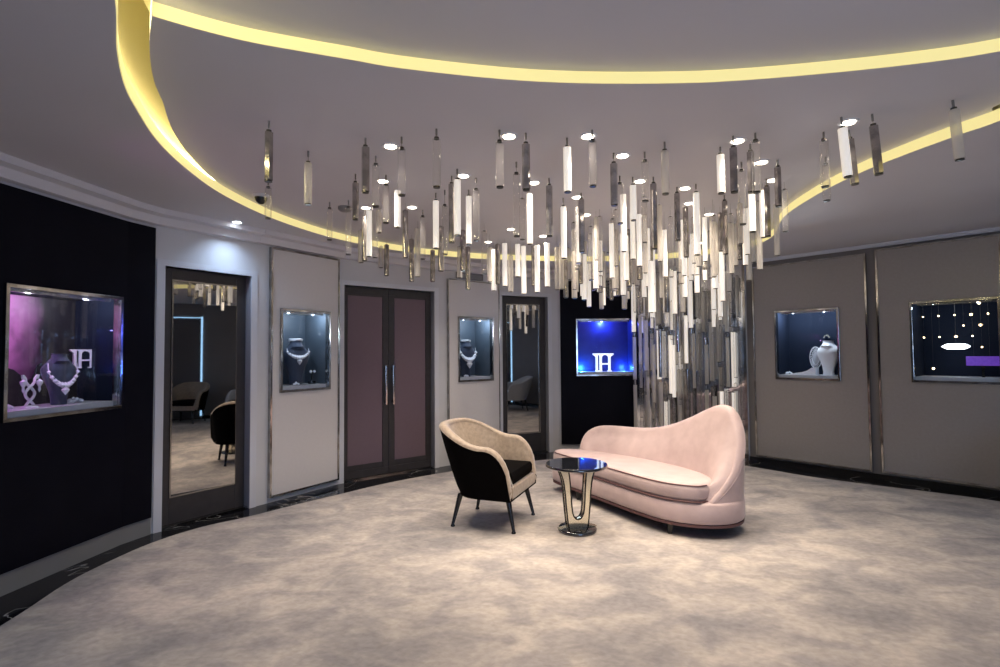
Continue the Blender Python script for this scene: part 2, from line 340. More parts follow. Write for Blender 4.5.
# lowered crescent that carries the hanging tubes
i0 = min(range(len(C3)), key=lambda i: (C3[i] - NF[0]).length); i1 = min(range(len(C3)), key=lambda i: (C3[i] - NF[-1]).length)
arc = C3[i0:i1 + 1]
mb = MB(); mb.prism([(p.x, p.y) for p in arc] + [(p.x, p.y) for p in reversed(NF)], ZM, ZN - .001)
tag(mb.build('ceiling_crescent', M['ceil']), kind='structure')
mb = MB(); n = len(NF); f1 = [p + Vector((0, -.006, 0)) for p in NF]
mb.add([(p.x, p.y, ZM) for p in f1] + [(p.x, p.y, ZN - .002) for p in f1], [(i, i + 1, n + i + 1, n + i) for i in range(n - 1)])
mb.add([(p.x, p.y, ZM) for p in NF] + [(p.x, p.y, ZM) for p in f1], [(i, i + 1, n + i + 1, n + i) for i in range(n - 1)])
tag(mb.build('trim_2', M['lip'], smooth=True), kind='structure')
led = [Vector((p.x, p.y, ZM + .012)) + .024 * o for p, o in zip(C1, ON) if p.x < -.0 and p.y < 4.4]
j = max(range(len(led)), key=lambda i: (led[i] - led[i - 1]).length); led = led[j:] + led[:j]
mb = MB(); mb.tube(led, .008, 6); tag(mb.build('led_strip', M['led']), 'bright warm light strip lying in the yellow ceiling slot at left', 'light strip')

# cornices
def poly_strip(name, walls, prof, m):        # prof: list of (into-room, z)
    mb = MB()
    for W in walls:
        a = [W.pt(-.0, -u, z) for u, z in prof]; b = [W.pt(W.L, -u, z) for u, z in prof]
        mb.rings([a, b])
    return tag(mb.build(name, m), kind='structure')
poly_strip('trim_3', [A0, A1, A2, B, Cw, D, E_, Fw, G], [(0, 2.36), (.05, 2.365), (.07, 2.42), (.13, 2.43), (.14, 2.47), (0, 2.47)], M['ceil'])
poly_strip('trim_4', [Hw, I1, I2, I3], [(0, 2.435), (.03, 2.435), (.03, 2.452), (.05, 2.452), (.05, 2.47), (0, 2.47)], M['trim_white'])
poly_strip('baseboard_left', [A0, A1, A2], [(0, 0), (.012, 0), (.012, .13), (0, .13)], M['kick'])
poly_strip('baseboard_right', [I1, I2, I3], [(0, 0), (.015, 0), (.015, .055), (0, .055)], M['black'])

# ---------------------------------------------------------------- wall panels
def black_wall(name, walls, holes, z0, z1, label):
    mb = MB()
    for W, h, a, b in walls:
        wall_boxes(mb, W, [h] if h else [], z1, .03, z0, -.03, a, b)
    return tag(mb.build(name, M['black_panel']), label, 'wall panel')
black_wall('wall_panel', [(A0, None, 0, None), (A1, hole('left'), 0, None), (A2, None, 0, A2.L - .01)], None, .13, 2.335, 'curved black lacquer wall panel at the left edge around the large showcase')
a, b, c, d = G.rect((560, 285), (634, 285), (561.6, 443.8), (634, 443), -.03)
black_wall('wall_panel', [(G, hole('g'), a + .0, G.L - .02)], None, .10, 2.34, 'black lacquer wall panel behind the sofa around the blue showcase')
def framed_panel(W, rc, hk, label, m, fw_=.018, group=None):
    s0, s1, z0, z1 = rc; r = W.root('wall_panel', s0, -.001)
    tag(r, label, 'wall panel', group)
    w = s1 - s0; mb = MB()
    holes = [(hk[0] - s0, hk[1] - s0, hk[2], hk[3])] if hk else []
    x = .0
    for h in holes:
        mb.box(x, h[0], -.028, 0, z0, z1); mb.box(h[0], h[1], -.028, 0, h[3], z1); mb.box(h[0], h[1], -.028, 0, z0, h[2]); x = h[1]
    if w > x: mb.box(x, w, -.028, 0, z0, z1)
    mb.build('fabric_board', m, r)
    f = MB(); f.frame(-fw_, w + fw_, z0 - fw_, z1 + fw_, fw_, -.038, 0); f.build('frame', M['chrome'], r)
    return r
rc = Cw.rect((273, 251), (338, 259), (271, 493), (337.5, 481), -.03)
framed_panel(Cw, rc, hole('c'), 'tall pale framed wall panel left of the double doors', M['panel'])
rc = E_.rect((449, 270), (498, 277), (449, 470), (500, 458), -.03)
rc = (rc[0], min(rc[1], E_.L - .03), .14, 2.25)
framed_panel(E_, rc, hole('e'), 'pale framed wall panel right of the double doors', M['panel'], .01)
rc1 = I1.rect((753.5, 270), (862, 254), (757.5, 455), (872, 469.5), -.03)
rc1 = (max(.03, rc1[0]), *rc1[1:])
framed_panel(I1, rc1, hole('r1'), 'taupe framed wall panel beside the tube curtain at right', M['panel_taupe'])
zz = I1.rect((876, 251), (998, 236), (885, 471), (1000, 487), -.03)
framed_panel(I1, (zz[0], I1.L - .02, zz[2], zz[3]), hole('r2'), 'wide taupe framed wall panel at the right edge of the room', M['panel_taupe'])

# mirror wall behind the tubes
r = Hw.root('wall_mirror', .0, -.001); tag(r, 'tall silver mirror behind the curtain of glass tubes', 'mirror')
mb = MB()
for k in range(3): mb.box(.02 + k * (Hw.L - .06) / 3, .015 + (k + 1) * (Hw.L - .06) / 3, -.012, 0, .02, 2.43)
mb.build('glass', M['mirror_wall'], r)
mb = MB(); mb.box(Hw.L - .045, Hw.L - .015, -.03, 0, .0, 2.43); mb.build('edge_strip', M['chrome'], r)

# ---------------------------------------------------------------- doors
def jamb(mb, x0, x1, z1):
    mb.box(x0 - .06, x0, -.012, .10, 0, z1 + .05); mb.box(x1, x1 + .06, -.012, .10, 0, z1 + .05); mb.box(x0, x1, -.012, .10, z1, z1 + .05)
def glass_door(n, W, rc, fr, bot, top):
    s0, s1, z0, z1 = rc; r = W.root('door_%d' % n, s0, 0); tag(r, kind='structure'); w = s1 - s0
    mb = MB(); mb.frame(.0, w, .015, z1, .0, .08, .12)
    mb = MB(); y0, y1 = .075, .115
    mb.box(0, fr, y0, y1, .015, z1); mb.box(w - fr, w, y0, y1, .015, z1); mb.box(fr, w - fr, y0, y1, .015, bot); mb.box(fr, w - fr, y0, y1, top, z1)
    mb.build('door_leaf', M['door'], r, bevel=.003)
    mb = MB(); mb.frame(fr, w - fr, bot, top, .012, .068, .09); mb.build('glazing_bead', M['dark_chrome'], r)
    mb = MB(); mb.box(fr + .012, w - fr - .012, .084, .094, bot + .012, top - .012); gl = mb.build('mirror_glass', M['mirror'], r)
    if n == 1: gl.rotation_euler.z = radians(-3.9); gl.location = (0, .019, 0)
    mb = MB(); jamb(mb, 0, w, z1); mb.build('door_frame', M['trim_white'], r)
    mb = MB(); mb.box(0, w, .02, .12, 0, .015); mb.build('threshold', M['chrome'], r)
    return r
g = B.rect((169, 280), (233, 285), (165.5, 498), (233, 485), .08)
glass_door(1, B, dl, (g[0] - dl[0] + dl[1] - g[1]) / 2, g[2], g[3])
g = Fw.rect((507, 304), (539, 304), (507, 440), (539, 434), .08)
glass_door(3, Fw, d3, .09, .26, d3[3] - .10)
s0, s1, z0, z1 = dd; r = D.root('door_2', s0, 0); tag(r, kind='structure'); w = s1 - s0; hw = w / 2
for k in (0, 1):
    x0 = k * hw + .002; x1 = (k + 1) * hw - .002
    mb = MB(); mb.box(x0, x1, .085, .12, .015, z1); mb.frame(x0, x1, .015, z1, .07, .072, .09); lf = mb.build('door_leaf', M['door'], r, bevel=.003)
    mb = MB(); mb.box(x0 + .075, x1 - .075, .078, .09, .15, z1 - .10); mb.build('leather_inset', M['mauve'], lf)
    mb = MB(); mb.box(x0 + .07, x1 - .07, .075, .09, .09, .15); mb.box(x0 + .07, x1 - .07, .075, .09, z1 - .10, z1 - .07); mb.build('rail', M['door'], lf)
    hx = hw + (-.045 if k == 0 else .045); mb = MB(); mb.box(hx - .011, hx + .011, .03, .045, .78, 1.22); mb.box(hx - .008, hx + .008, .04, .08, .80, .83); mb.box(hx - .008, hx + .008, .04, .08, 1.17, 1.20)
    tag(mb.build('pull_handle', M['chrome'], lf, bevel=.003), 'chrome bar pull handle')
mb = MB(); jamb(mb, 0, w, z1); mb.build('door_frame', M['trim_white'], r)
mb = MB(); mb.box(0, w, .02, .12, 0, .015); mb.build('threshold', M['chrome'], r)

# ---------------------------------------------------------------- showcases
def area(name, loc, size, e, col, rot=(0, 0, 0), sy=None, parent=None):
    l = bpy.data.lights.new(name, 'AREA'); l.energy = e; l.color = col; l.size = size
    if sy: l.shape = 'RECTANGLE'; l.size_y = sy
    o = bpy.data.objects.new(name, l); COL.objects.link(o); o.location = loc; o.rotation_euler = rot
    if parent: o.parent = parent
    return o
def showcase(W, k, label, lining, shelf, dep=.34, e=3., col=(.75, .88, 1), fwid=.022, off=.038):
    s0, s1, z0, z1 = WINS[k]; r = W.root('display_case', s0, 0, z0); tag(r, label, 'display case')
    w = s1 - s0; h = z1 - z0; y = dep
    mb = MB(); t = .012; e0 = .002
    mb.box(e0, w - e0, y - t, y, e0, h - e0); mb.box(e0, t, -.0, y - t, e0, h - e0); mb.box(w - t, w - e0, 0, y - t, e0, h - e0); mb.box(t, w - t, 0, y - t, h - t, h - e0)
    mb.build('lining', lining, r)
    mb = MB(); mb.box(t, w - t, -.0, y - t, e0, .045); mb.build('plinth', shelf, r)
    mb = MB(); mb.frame(-fwid * .4, w + fwid * .4, -fwid * .4, h + fwid * .4, fwid, -off - .012, .01); mb.build('frame', M['chrome'], r, bevel=.002)
    mb = MB(); mb.box(fwid * .6, w - fwid * .6, -off + .004, -off + .010, fwid * .6, h - fwid * .6); mb.build('glass_pane', M['pane'], r)
    mb = MB(); mb.box(.05, w - .05, .0, .02, h - .030, h - .013); mb.build('light_housing', M['dark_chrome'], r)
    for fx in (.25, .75):
        l = bpy.data.lights.new('case_lamp', 'POINT'); l.energy = e * .5; l.color = col; l.shadow_soft_size = .012
        o = bpy.data.objects.new('case_lamp', l); COL.objects.link(o); o.location = (w * fx, .05, h - .05); o.parent = r
    return r, w, h
def bust(W, k, u, y, hh, m, label, tiltx=0., wid=1., name='necklace_bust'):
    s0, s1, z0, z1 = WINS[k]; r = W.root(name, s0 + u, y, z0 + .045); r.rotation_euler.z += tiltx; tag(r, label, 'display bust')
    prof = [(.046, .0), (.050, .03), (.048, .10), (.058, .25), (.078, .42), (.098, .56), (.104, .64), (.098, .71), (.080, .77), (.058, .82), (.045, .87), (.041, .92), (.044, .955)]
    mb = MB(); rs = []
    for i, (q, z) in enumerate(prof):
        lean = .05 * z; n = 24
        rs.append([(wid * q * hh / .30 * cos(2 * pi * a / n), (q if i > 8 else .55 * q) * hh / .30 * sin(2 * pi * a / n) + lean * hh - (.02 * hh if i > 8 else 0), z * hh) for a in range(n)])
    mb.rings(rs); mb.build('torso', m, r, smooth=True)
    return r, hh
def neck_cap(r, hh, m):
    mb = MB(); n = 20; rs = []
    for q, z in ((.042, .94), (.044, .955), (.044, .985), (.030, .995)):
        rs.append([(q * hh / .3 * cos(2 * pi * a / n), q * hh / .3 * sin(2 * pi * a / n) + .03 * hh, z * hh) for a in range(n)])
    mb.rings(rs); tag(mb.build('neck_disc', m, r, smooth=True), 'pale round neck top')
def necklace(W, k, u, y, hh, label, drop=.45, big=1., rot=0.):
    s0, s1, z0, z1 = WINS[k]; r = W.root('necklace', s0 + u, y, z0 + .045); r.rotation_euler.z += rot; tag(r, label, 'necklace')
    mb = MB(); pts = []
    for a in range(25):
        t = -1 + 2 * a / 24; X = .085 * t * hh / .30 if abs(t) < .8 else .085 * t * hh / .3 * (1 - (abs(t) - .8)); Z = (.78 - drop * (1 - t * t) ** .8 * .55) * hh
        Y = -(.066 - .030 * t * t) * hh / .3 + .02 * hh
        pts.append((X, Y - .004, Z))
    mb.tube(pts, .0035, 5)
    for i in range(2, 23, 2):
        p = pts[i]; s = (.006 + .006 * (1 - abs(i - 12) / 12)) * big
        mb.lathe([(0.0005, p[2] - s), (s, p[2]), (.0005, p[2] + s)], (p[0], p[1] - .004), 6)
    p = pts[12]; s = .013 * big; mb.lathe([(.0005, p[2] - 2.6 * s), (s, p[2] - 1.2 * s), (.0005, p[2] - .1 * s)], (p[0], p[1] - .008), 8)
    mb.build('chain', M['gem'], r)
    return r
def arch_sign(W, k, u, y, z, w, label, m):
    s0, s1, z0, z1 = WINS[k]; r = W.root('arch_sign', s0 + u, y, z0 + z); tag(r, label, 'sign'); r.rotation_euler.z += (-.55 if k == 'left' else 0)
    h = w * .88; t = w * .055; mb = MB(); d = .02
    mb.box(-w / 2, w / 2, -d, d, h - t, h)
    for x in (-.31, -.12, .30): mb.box(x * w - t * .9, x * w + t * .9, -d, d, t, h - t)
    for x in (-.215, .30): mb.box(x * w - (.16 if x < 0 else .10) * w, x * w + (.16 if x < 0 else .10) * w, -d, d, 0, t)
    for cx, rr in ((-.215, .075), (.09, .165)):
        n = 10; pts = [(cx * w + rr * w * cos(pi * i / n), h - t * 1.3 - rr * w + rr * w * sin(pi * i / n)) for i in range(n + 1)]
        for (xa, za), (xb, zb) in zip(pts, pts[1:]):
            mb.add([(xa, -d, za), (xb, -d, zb), (xb, -d, h - t * .5), (xa, -d, h - t * .5), (xa, d, za), (xb, d, zb), (xb, d, h - t * .5), (xa, d, h - t * .5)], [(0, 1, 2, 3), (4, 7, 6, 5), (0, 4, 5, 1)])
    for sg in (-1, 1): mb.add([(sg * .5 * w, y_, h - t) for y_ in (-d, d)] + [(sg * .33 * w, y_, h - t) for y_ in (-d, d)] + [(sg * .33 * w, y_, h - t * 3.4) for y_ in (-d, d)], [(0, 2, 4), (1, 5, 3), (0, 4, 5, 1), (0, 1, 3, 2), (2, 3, 5, 4)])
    mb.box(-.12 * w, .30 * w, -d, d, h * .38, h * .38 + t * 1.3)
    mb.build('letter_frame', m, r); return r
def jewel_pile(W, k, u, y, n, spread, label, z=.045, m='gem'):
    s0, s1, z0, z1 = WINS[k]; r = W.root('jewellery', s0 + u, y, z0 + z); tag(r, label, 'jewellery'); mb = MB()
    for i in range(n):
        a = random.random() * 6.28; q = random.random() ** .5 * spread; s = .007 + .007 * random.random(); hz = (1 - q / spread) * spread * .5
        mb.lathe([(.0005, hz), (s, hz + s), (s * .7, hz + 1.5 * s), (.0005, hz + 2 * s)], (q * cos(a), q * .6 * sin(a)), 6)
    mb.build('stones', M[m], r); return r

def ua(W, k, px, dep): return W.hit(px, 350, dep)[0] - WINS[k][0]
# left, large
r, w, h = showcase(A1, 'left', 'large showcase with magenta nebula backdrop in the black wall at left', M['case_dark'], M['case_shelf'], .34, 5., (.85, .88, 1))
mb = MB(); wn = ua(A1, 'left', 80, .32); mb.box(.014, wn, .318, .326, .046, h - .014); mb.build('nebula_backdrop', M['nebula'], r)
mb = MB(); xs = [0, .05, .10, .15, .19, .23, .28, .33, .38, .43, .48, .52, .57, .60]; hs = [.40, .38, .33, .28, .30, .42, .44, .47, .46, .52, .51, .54, .53, .55]
xl = ua(A1, 'left', 6, .3); poly = [(xl + (wn - .01 - xl) * x / .6, h * q * .95) for x, q in zip(xs, hs)]
for (xa, za), (xb, zb) in zip(poly, poly[1:]):
    xa = max(xa, .014); mb.add([(xa, y, .046) for y in (.29, .30)] + [(xb, y, .046) for y in (.29, .30)] + [(xa, y, za) for y in (.29, .30)] + [(xb, y, zb) for y in (.29, .30)], [(0, 2, 6, 4), (1, 5, 7, 3), (4, 6, 7, 5)])
mb.build('ridge_cutout', M['mount'], r)
mb = MB(); mb.cyl((wn + .01, .30), .006, .046, h - .014, 8); mb.build('upright_rod', M['chrome'], r)
l = bpy.data.lights.new('backdrop_fill', 'POINT'); l.energy = 3.; l.color = (1., .25, .95); l.shadow_soft_size = .02  # unseen magenta lamp added to bring up the pink of the backdrop
o = bpy.data.objects.new('backdrop_fill', l); COL.objects.link(o); o.location = (.06, .14, h * .75); o.parent = r
u = ua(A1, 'left', 60, .13)
bust(A1, 'left', u, .13, .35, M['navy_velvet'], 'navy velvet bust in the large left showcase', -.35, .8)
necklace(A1, 'left', u, .13, .35, 'silver flower necklace on the navy bust in the large left showcase', .75, 1.9, -.35)
# twisted earring stand
s0, s1, z0, z1 = WINS['left']; e = A1.root('earring_stand', s0 + ua(A1, 'left', 31, .09), .09, z0 + .045); tag(e, 'white twisted earring stand in the large left showcase', 'earring stand')
mb = MB()
for sg in (-1, 1):
    pts = [(sg * .028 * cos(pi * 2 * t) * (1 if t < 1 else 1), 0.008 * sg * sin(2 * pi * t), .01 + .17 * t) for t in [i / 20 for i in range(21)]]
    pts += [(sg * (.028 + .02 * sin(a)), 0, .18 + .025 * sin(a) - .0 if a < 1.6 else .205 - .03 * (a - 1.57)) for a in [.3, .7, 1.1, 1.57, 2., 2.4]]
    mb.tube(pts, .008, 6)
mb.lathe([(.045, 0), (.045, .008), (.02, .018), (.001, .02)], n=16); mb.build('twisted_stem', M['white'], e, smooth=True)
for sg in (-1, 1): mb = MB(); mb.lathe([(.0005, .095), (.008, .11), (.006, .13), (.016, .15), (.018, .165), (.0005, .18)], (sg * .05, -.01), 8); mb.build('earring_drop', M['gem'], e)
arch_sign(A1, 'left', ua(A1, 'left', 83, .22), .22, h * .36, .15, 'small white and blue arched letter sign beside the chrome rod', M['white'])
jewel_pile(A1, 'left', ua(A1, 'left', 76, .13), .13, 22, .05, 'silver bracelet lying right of the navy bust')
jewel_pile(A1, 'left', ua(A1, 'left', 9, .07), .07, 14, .035, 'small silver brooch at the left end of the large left showcase')
# case left of the double doors
r, w, h = showcase(Cw, 'c', 'narrow slate-lined showcase left of the double doors', M['case_in'], M['case_shelf'], .34, 6.)
b_, hh = bust(Cw, 'c', ua(Cw, 'c', 296, .15), .15, h * .60, M['navy_velvet'], 'dark bust with pale round neck top in the narrow showcase left of the double doors', -.3, .85); neck_cap(b_, hh, M['white'])
necklace(Cw, 'c', ua(Cw, 'c', 296, .15), .15, h * .60, 'diamond pendant necklace on the dark bust left of the double doors', .35, 2.2, -.3)
jewel_pile(Cw, 'c', ua(Cw, 'c', 296, .05), .05, 16, .03, 'cluster of pearls at the foot of the dark bust left of the double doors')
s0, s1, z0, z1 = WINS['c']; e = Cw.root('earring_stand', s0 + ua(Cw, 'c', 312, .12), .12, z0 + .045); tag(e, 'small black earring stand right of the dark bust', 'earring stand')
mb = MB(); mb.box(-.03, .03, -.02, .02, 0, .03); mb.box(-.004, .004, -.004, .004, .03, .12); mb.box(-.028, .028, -.003, .003, .112, .12); mb.build('stand', M['black'], e)
for sg in (-1, 1): mb = MB(); mb.lathe([(.0005, .11), (.016, .125), (.012, .135), (.0005, .145)], (sg * .022, -.01), 8); mb.build('earring', M['gem'], e)
# case right of the double doors
r, w, h = showcase(E_, 'e', 'narrow blue-grey showcase right of the double doors', M['case_in'], M['case_shelf'], .34, 7.0, off=.036)
b_, hh = bust(E_, 'e', ua(E_, 'e', 466, .14), .14, h * .60, M['navy_velvet'], 'pale-necked bust in the narrow showcase right of the double doors', -.2, .8); neck_cap(b_, hh, M['white'])
necklace(E_, 'e', ua(E_, 'e', 466, .14), .14, h * .60, 'wide diamond collar necklace on the bust right of the double doors', .6, 3.2, -.2)
jewel_pile(E_, 'e', ua(E_, 'e', 466, .05), .05, 12, .03, 'small heap of stones at the foot of the bust right of the double doors')
# blue case
r, w, h = showcase(G, 'g', 'blue-lit showcase with arched letter sign in the black panel behind the sofa', M['case_blue'], M['case_shelf'], .34, 1.5, (.25, .2, 1.))
for fx, fz, en, cl_ in ((.5, h - .04, 9., (.08, .16, 1.)), (.12, .09, 6., (.04, .30, 1.)), (.88, .09, 4., (.04, .18, 1.))):
    l = bpy.data.lights.new('case_lamp', 'POINT'); l.energy = en; l.color = cl_; l.shadow_soft_size = .015
    o = bpy.data.objects.new('case_lamp', l); COL.objects.link(o); o.location = (w * fx, .26, fz); o.parent = r

arch_sign(G, 'g', ua(G, 'g', 603, .14), .14, .045, w * .37, 'glowing white arched letter sign standing in the blue-lit showcase', M['sign_lit'])
# right wall, square case
r, w, h = showcase(I1, 'r1', 'square dark-lined showcase beside the tube curtain on the right wall', M['case_dark'], M['case_shelf'], .34, 15.)
s0, s1, z0, z1 = WINS['r1']
b_, hh = bust(I1, 'r1', ua(I1, 'r1', 828, .13), .13, h * .52, M['white'], 'white bust at the right end of the square right-wall showcase', -.25, .9)
e = I1.root('lace_ornament', s0 + ua(I1, 'r1', 815.5, .17), .17, z0 + .045); tag(e, 'white filigree oval ornament left of the white bust', 'ornament'); mb = MB()
n = 22
for q, rr in ((1., .004), (.62, .003)):
    mb.tube([(q * .062 * cos(2 * pi * i / n), 0, .20 + q * .125 * sin(2 * pi * i / n)) for i in range(n)], rr, 5, True)
for i in range(n): 
    a = 2 * pi * i / n; mb.tube([(.038 * cos(a), 0, .20 + .077 * sin(a)), (.062 * cos(a + .28), 0, .20 + .125 * sin(a + .28))], .0028, 4)
for i in range(-4, 5): mb.tube([(i * .009, 0, .20 - .07 * (1 - (i / 5) ** 2) ** .5), (i * .009 * .6, 0, .20 + .07 * (1 - (i / 5) ** 2) ** .5)], .002, 4)
mb.box(-.006, .006, -.006, .006, 0, .08); mb.build('filigree', M['white'], e)
e = I1.root('display_ramp', s0 + ua(I1, 'r1', 806, .09), .09, z0 + .045); tag(e, 'white sloping fabric ramp at the foot of the white bust', 'display ramp'); mb = MB()
rs = [[(x, y, 0) for y in (-.05, .06)] + [(x, y, zz_) for y in (.06, -.05)] for x, zz_ in [(-.16, .006), (-.10, .022), (-.04, .03), (.02, .05), (.07, .085), (.11, .09)]]
mb.rings(rs); mb.build('cloth_top', M['white'], e, smooth=True)
jewel_pile(I1, 'r1', ua(I1, 'r1', 789, .08), .08, 16, .04, 'bracelet lying at the left end of the square right-wall showcase')
e = I1.root('case_hook', s0 + ua(I1, 'r1', 827, .29), .29, z0 + h * .60); tag(e, 'small curved copper coloured spotlight above the white bust', 'spotlight'); mb = MB()
mb.tube([(-.028, 0, 0), (-.02, 0, .02), (0, -.01, .03), (.02, 0, .02), (.028, 0, 0)], .008, 8); mb.box(-.006, .006, 0, .038, .022, .036); mb.build('lamp_head', M['brass'], e)
# right wall, star case
r, w, h = showcase(I1, 'r2', 'wide dark showcase with star lights at the right edge', M['case_dark'], M['case_shelf'], .42, 1.6)
s0, s1, z0, z1 = WINS['r2']
stars = [(923, 317), (938.5, 316), (954.5, 315), (971, 314.5), (988, 313.5), (979, 303), (980.5, 325), (963.5, 325.5), (924, 337.5), (939.5, 337), (956, 336.5), (972.5, 336), (982, 347), (933.5, 368.5), (990, 358), (974, 358.5)]
for i, (px, py) in enumerate(stars):
    u, z = I1.hit(px, py, .30); e = I1.root('star_light', u, .30, z); lit = i in (3, 6, 13, 5, 10)
    e['category'] = 'light'; e['group'] = 'star lights in the wide right showcase'
    e['label'] = 'tiny warm star light hanging in the wide dark showcase at right'
    mb = MB(); s = .012 if lit else .008; mb.lathe([(.0005, -s), (s * .8, -s * .5), (s, 0), (s * .8, s * .5), (.0005, s)], n=8); mb.build('bulb', M['star'], e)
    if i < 13: mb = MB(); mb.cyl((0, 0), .0003, s, z1 - .02 - z, 4); mb.build('cord', M['wire'], e)
    else: mb = MB(); mb.cyl((0, 0), .0003, s, z1 - .02 - z, 4); mb.build('cord', M['wire'], e)
u, z = I1.hit(956, 346.5, .15); e = I1.root('lozenge_lamp', u, .15, z); tag(e, 'glowing white flattened lozenge lamp in the wide right showcase', 'lamp')
mb = MB(); q = [(-.105, 0), (-.075, .02), (-.06, .026), (.06, .026), (.075, .02), (.105, 0), (.075, -.02), (.06, -.026), (-.06, -.026), (-.075, -.02)]
mb.rings([[(x, y, zz_) for x, zz_ in q] for y in (-.05, .05)]); mb.build('shade', M['glow'], e)
mb = MB(); mb.cyl((0, 0), .001, .026, z1 - .02 - z, 4); mb.build('cord', M['wire'], e)
u, z = I1.hit(983, 361, .22); e = I1.root('purple_sign', u, .22, z0 + .045); tag(e, 'low purple lit box sign below the lozenge lamp', 'sign')
zc = z - z0 - .045; mb = MB(); mb.box(-.12, .12, -.03, .03, zc - .045, zc + .045); mb.build('sign_box', M['purple_lit'], e)
mb = MB(); mb.box(-.01, .01, -.01, .01, 0, zc - .03); mb.build('post', M['black'], e)

# window with blind on the right wall (seen in the door mirrors)
s = Wall((5.32, 2.4), (5.1, .9)).root('window_1', .05, -.002); tag(s, kind='structure'); mb = MB(); mb.box(0, 1.0, -.02, 0, .02, 2.15); mb.build('roller_blind', M['blind'], s)
mb = MB(); mb.box(-.035, -.005, -.012, 0, .05, 2.19); mb.box(-.005, 1.0, -.012, 0, 2.16, 2.175); mb.build('daylight_gap', M['blue_lit'], s)

# ---------------------------------------------------------------- armchair
def u_path(t, w, d, back):                    # t 0..1 round a U, open towards +x
    # straight arms then a rounded back
    L1 = d; L2 = pi * (w / 2) * back; tot = 2 * L1 + L2; s = t * tot
    if s < L1: return Vector((L1 - s, -w / 2, 0)), Vector((0, -1, 0))
    if s > L1 + L2: return Vector((s - L1 - L2, w / 2, 0)), Vector((0, 1, 0))
    a = (s - L1) / L2 * pi
    return Vector((-sin(a) * w / 2 * back, -cos(a) * w / 2, 0)), Vector((-sin(a), -cos(a), 0)).normalized()
def make_armchair(outer_m, inner_m, seat_m, leg_m, label):
    root = empty('armchair', (0, 0, 0)); tag(root, label, 'armchair')
    N = 56; Wd = .60; dep = .30; bk = .82
    outer = MB(); inner = MB(); rim = MB(); R = .034; ro = []; ri = []; rr = []
    for i in range(N + 1):
        t = i / N; p, n = u_path(t, Wd, dep, bk); e = min(t, 1 - t)
        # height: arms roll down at the front, rise softly to the back
        tb = (1 - cos(pi * min(1, max(0, (e - .17) / .27)))) / 2
        zt = .610 + .148 * tb
        if e < .15: q = 1 - e / .15; zt = .610 - .32 * (1 - (1 - q ** 2.2) ** .5)
        zt = max(zt, .285)
        flare = (.035 + .075 * tb) * max(0., (zt - .28)) / .5; base_in = -.045
        top = p + n * flare; bot = p + n * (base_in * (.4 + tb))
        z0 = .255
        zs = [0, .12, .35, .65, .9, 1]
        ro.append([bot.lerp(top, f ** .8) + n * R + Vector((0, 0, z0 + (zt - z0) * f)) for f in zs])
        ri.append([bot.lerp(top, f) - n * (R + .012 * sin(pi * f)) + Vector((0, 0, .34 + (max(zt, .345) - .34) * f)) for f in zs])
        rr.append([top + n * R * 1.08 * cos(a) + Vector((0, 0, zt + R * .9 * sin(a))) for a in [pi * k / 8 for k in range(9)]])
    for mbx, rs in ((outer, ro), (inner, ri), (rim, rr)): mbx.rings(rs, closed=False, caps=False)
    # close the arm fronts with the upholstery facing
    for idx in (0, N):
        a = ro[idx]; b = ri[idx]; inner.add(list(a) + list(b), [(k, k + 1, 6 + k + 1, 6 + k) for k in range(5)])
    o = outer.build('outer_shell', outer_m, root, smooth=True)
    # bottom plate closes the shell
    bp_ = MB(); ring = [r_[0] for r_ in ro]; bp_.prism([(v.x, v.y) for v in ring], .245, .27); bp_.build('base_plate', outer_m, root)
    inner.build('inner_upholstery', inner_m, root, smooth=True); rim.build('arm_rim', inner_m, root, smooth=True)
    fr = MB(); fr.box(dep - .05, dep + .004, -Wd / 2 + .015, Wd / 2 - .015, .255, .345); fr.build('front_rail', inner_m, root, bevel=.01)
    c = MB(); prs = []
    for z, k in ((.345, .95), (.37, 1.), (.415, 1.), (.44, .96), (.448, .8)):
        prs.append([(-.02 + (v.x + .02) * k, v.y * k, z) for v in [u_path(t, Wd - 2 * R - .045, dep - .01, bk)[0] for t in [j / 28 for j in range(29)]]])
    c.rings(prs); c.build('seat_cushion', seat_m, root, smooth=True)
    for sx in (-1, 1):
        for sy in (-1, 1):
            x0, y0 = (.24 if sx > 0 else -.15), sy * .21; x1, y1 = x0 + sx * .055, y0 + sy * .03
            l = MB(); l.rings([[(x + q * cos(2 * pi * k / 12), y + q * sin(2 * pi * k / 12), z) for k in range(12)] for x, y, z, q in ((x1, y1, 0, .017), (x1, y1, .008, .017), (x1, y1, .016, .012), (x0, y0, .25, .023))])
            l.build('leg', leg_m, root, smooth=True)
    return root
ch = make_armchair(M['black_velvet'], M['beige_velvet'], M['black_velvet'], M['black'], 'black and beige velvet tub armchair left of the side table')
CZ = .013
ch.location = (-.10, 4.31, CZ); ch.rotation_euler.z = radians(-21)
ch2 = copy_tree(ch); ch2['label'] = 'black and beige tub armchair farthest along the window wall, reflected in the left door'; ch2.location = (4.42, 1.45, CZ); ch2.rotation_euler.z = radians(165)
ch4 = copy_tree(ch2); ch4['label'] = 'black and beige tub armchair nearest the blind edge, reflected in the left door'; ch4.location = (4.5, 2.35, CZ); ch4.rotation_euler.z = radians(190)
ch3 = make_armchair(M['chair_grey'], M['chair_grey'], M['black_velvet'], M['black'], 'grey fabric tub armchair by the right wall, seen reflected in the far glass door')
ch3.location = (4.2, 3.55, CZ); ch3.rotation_euler.z = radians(215)

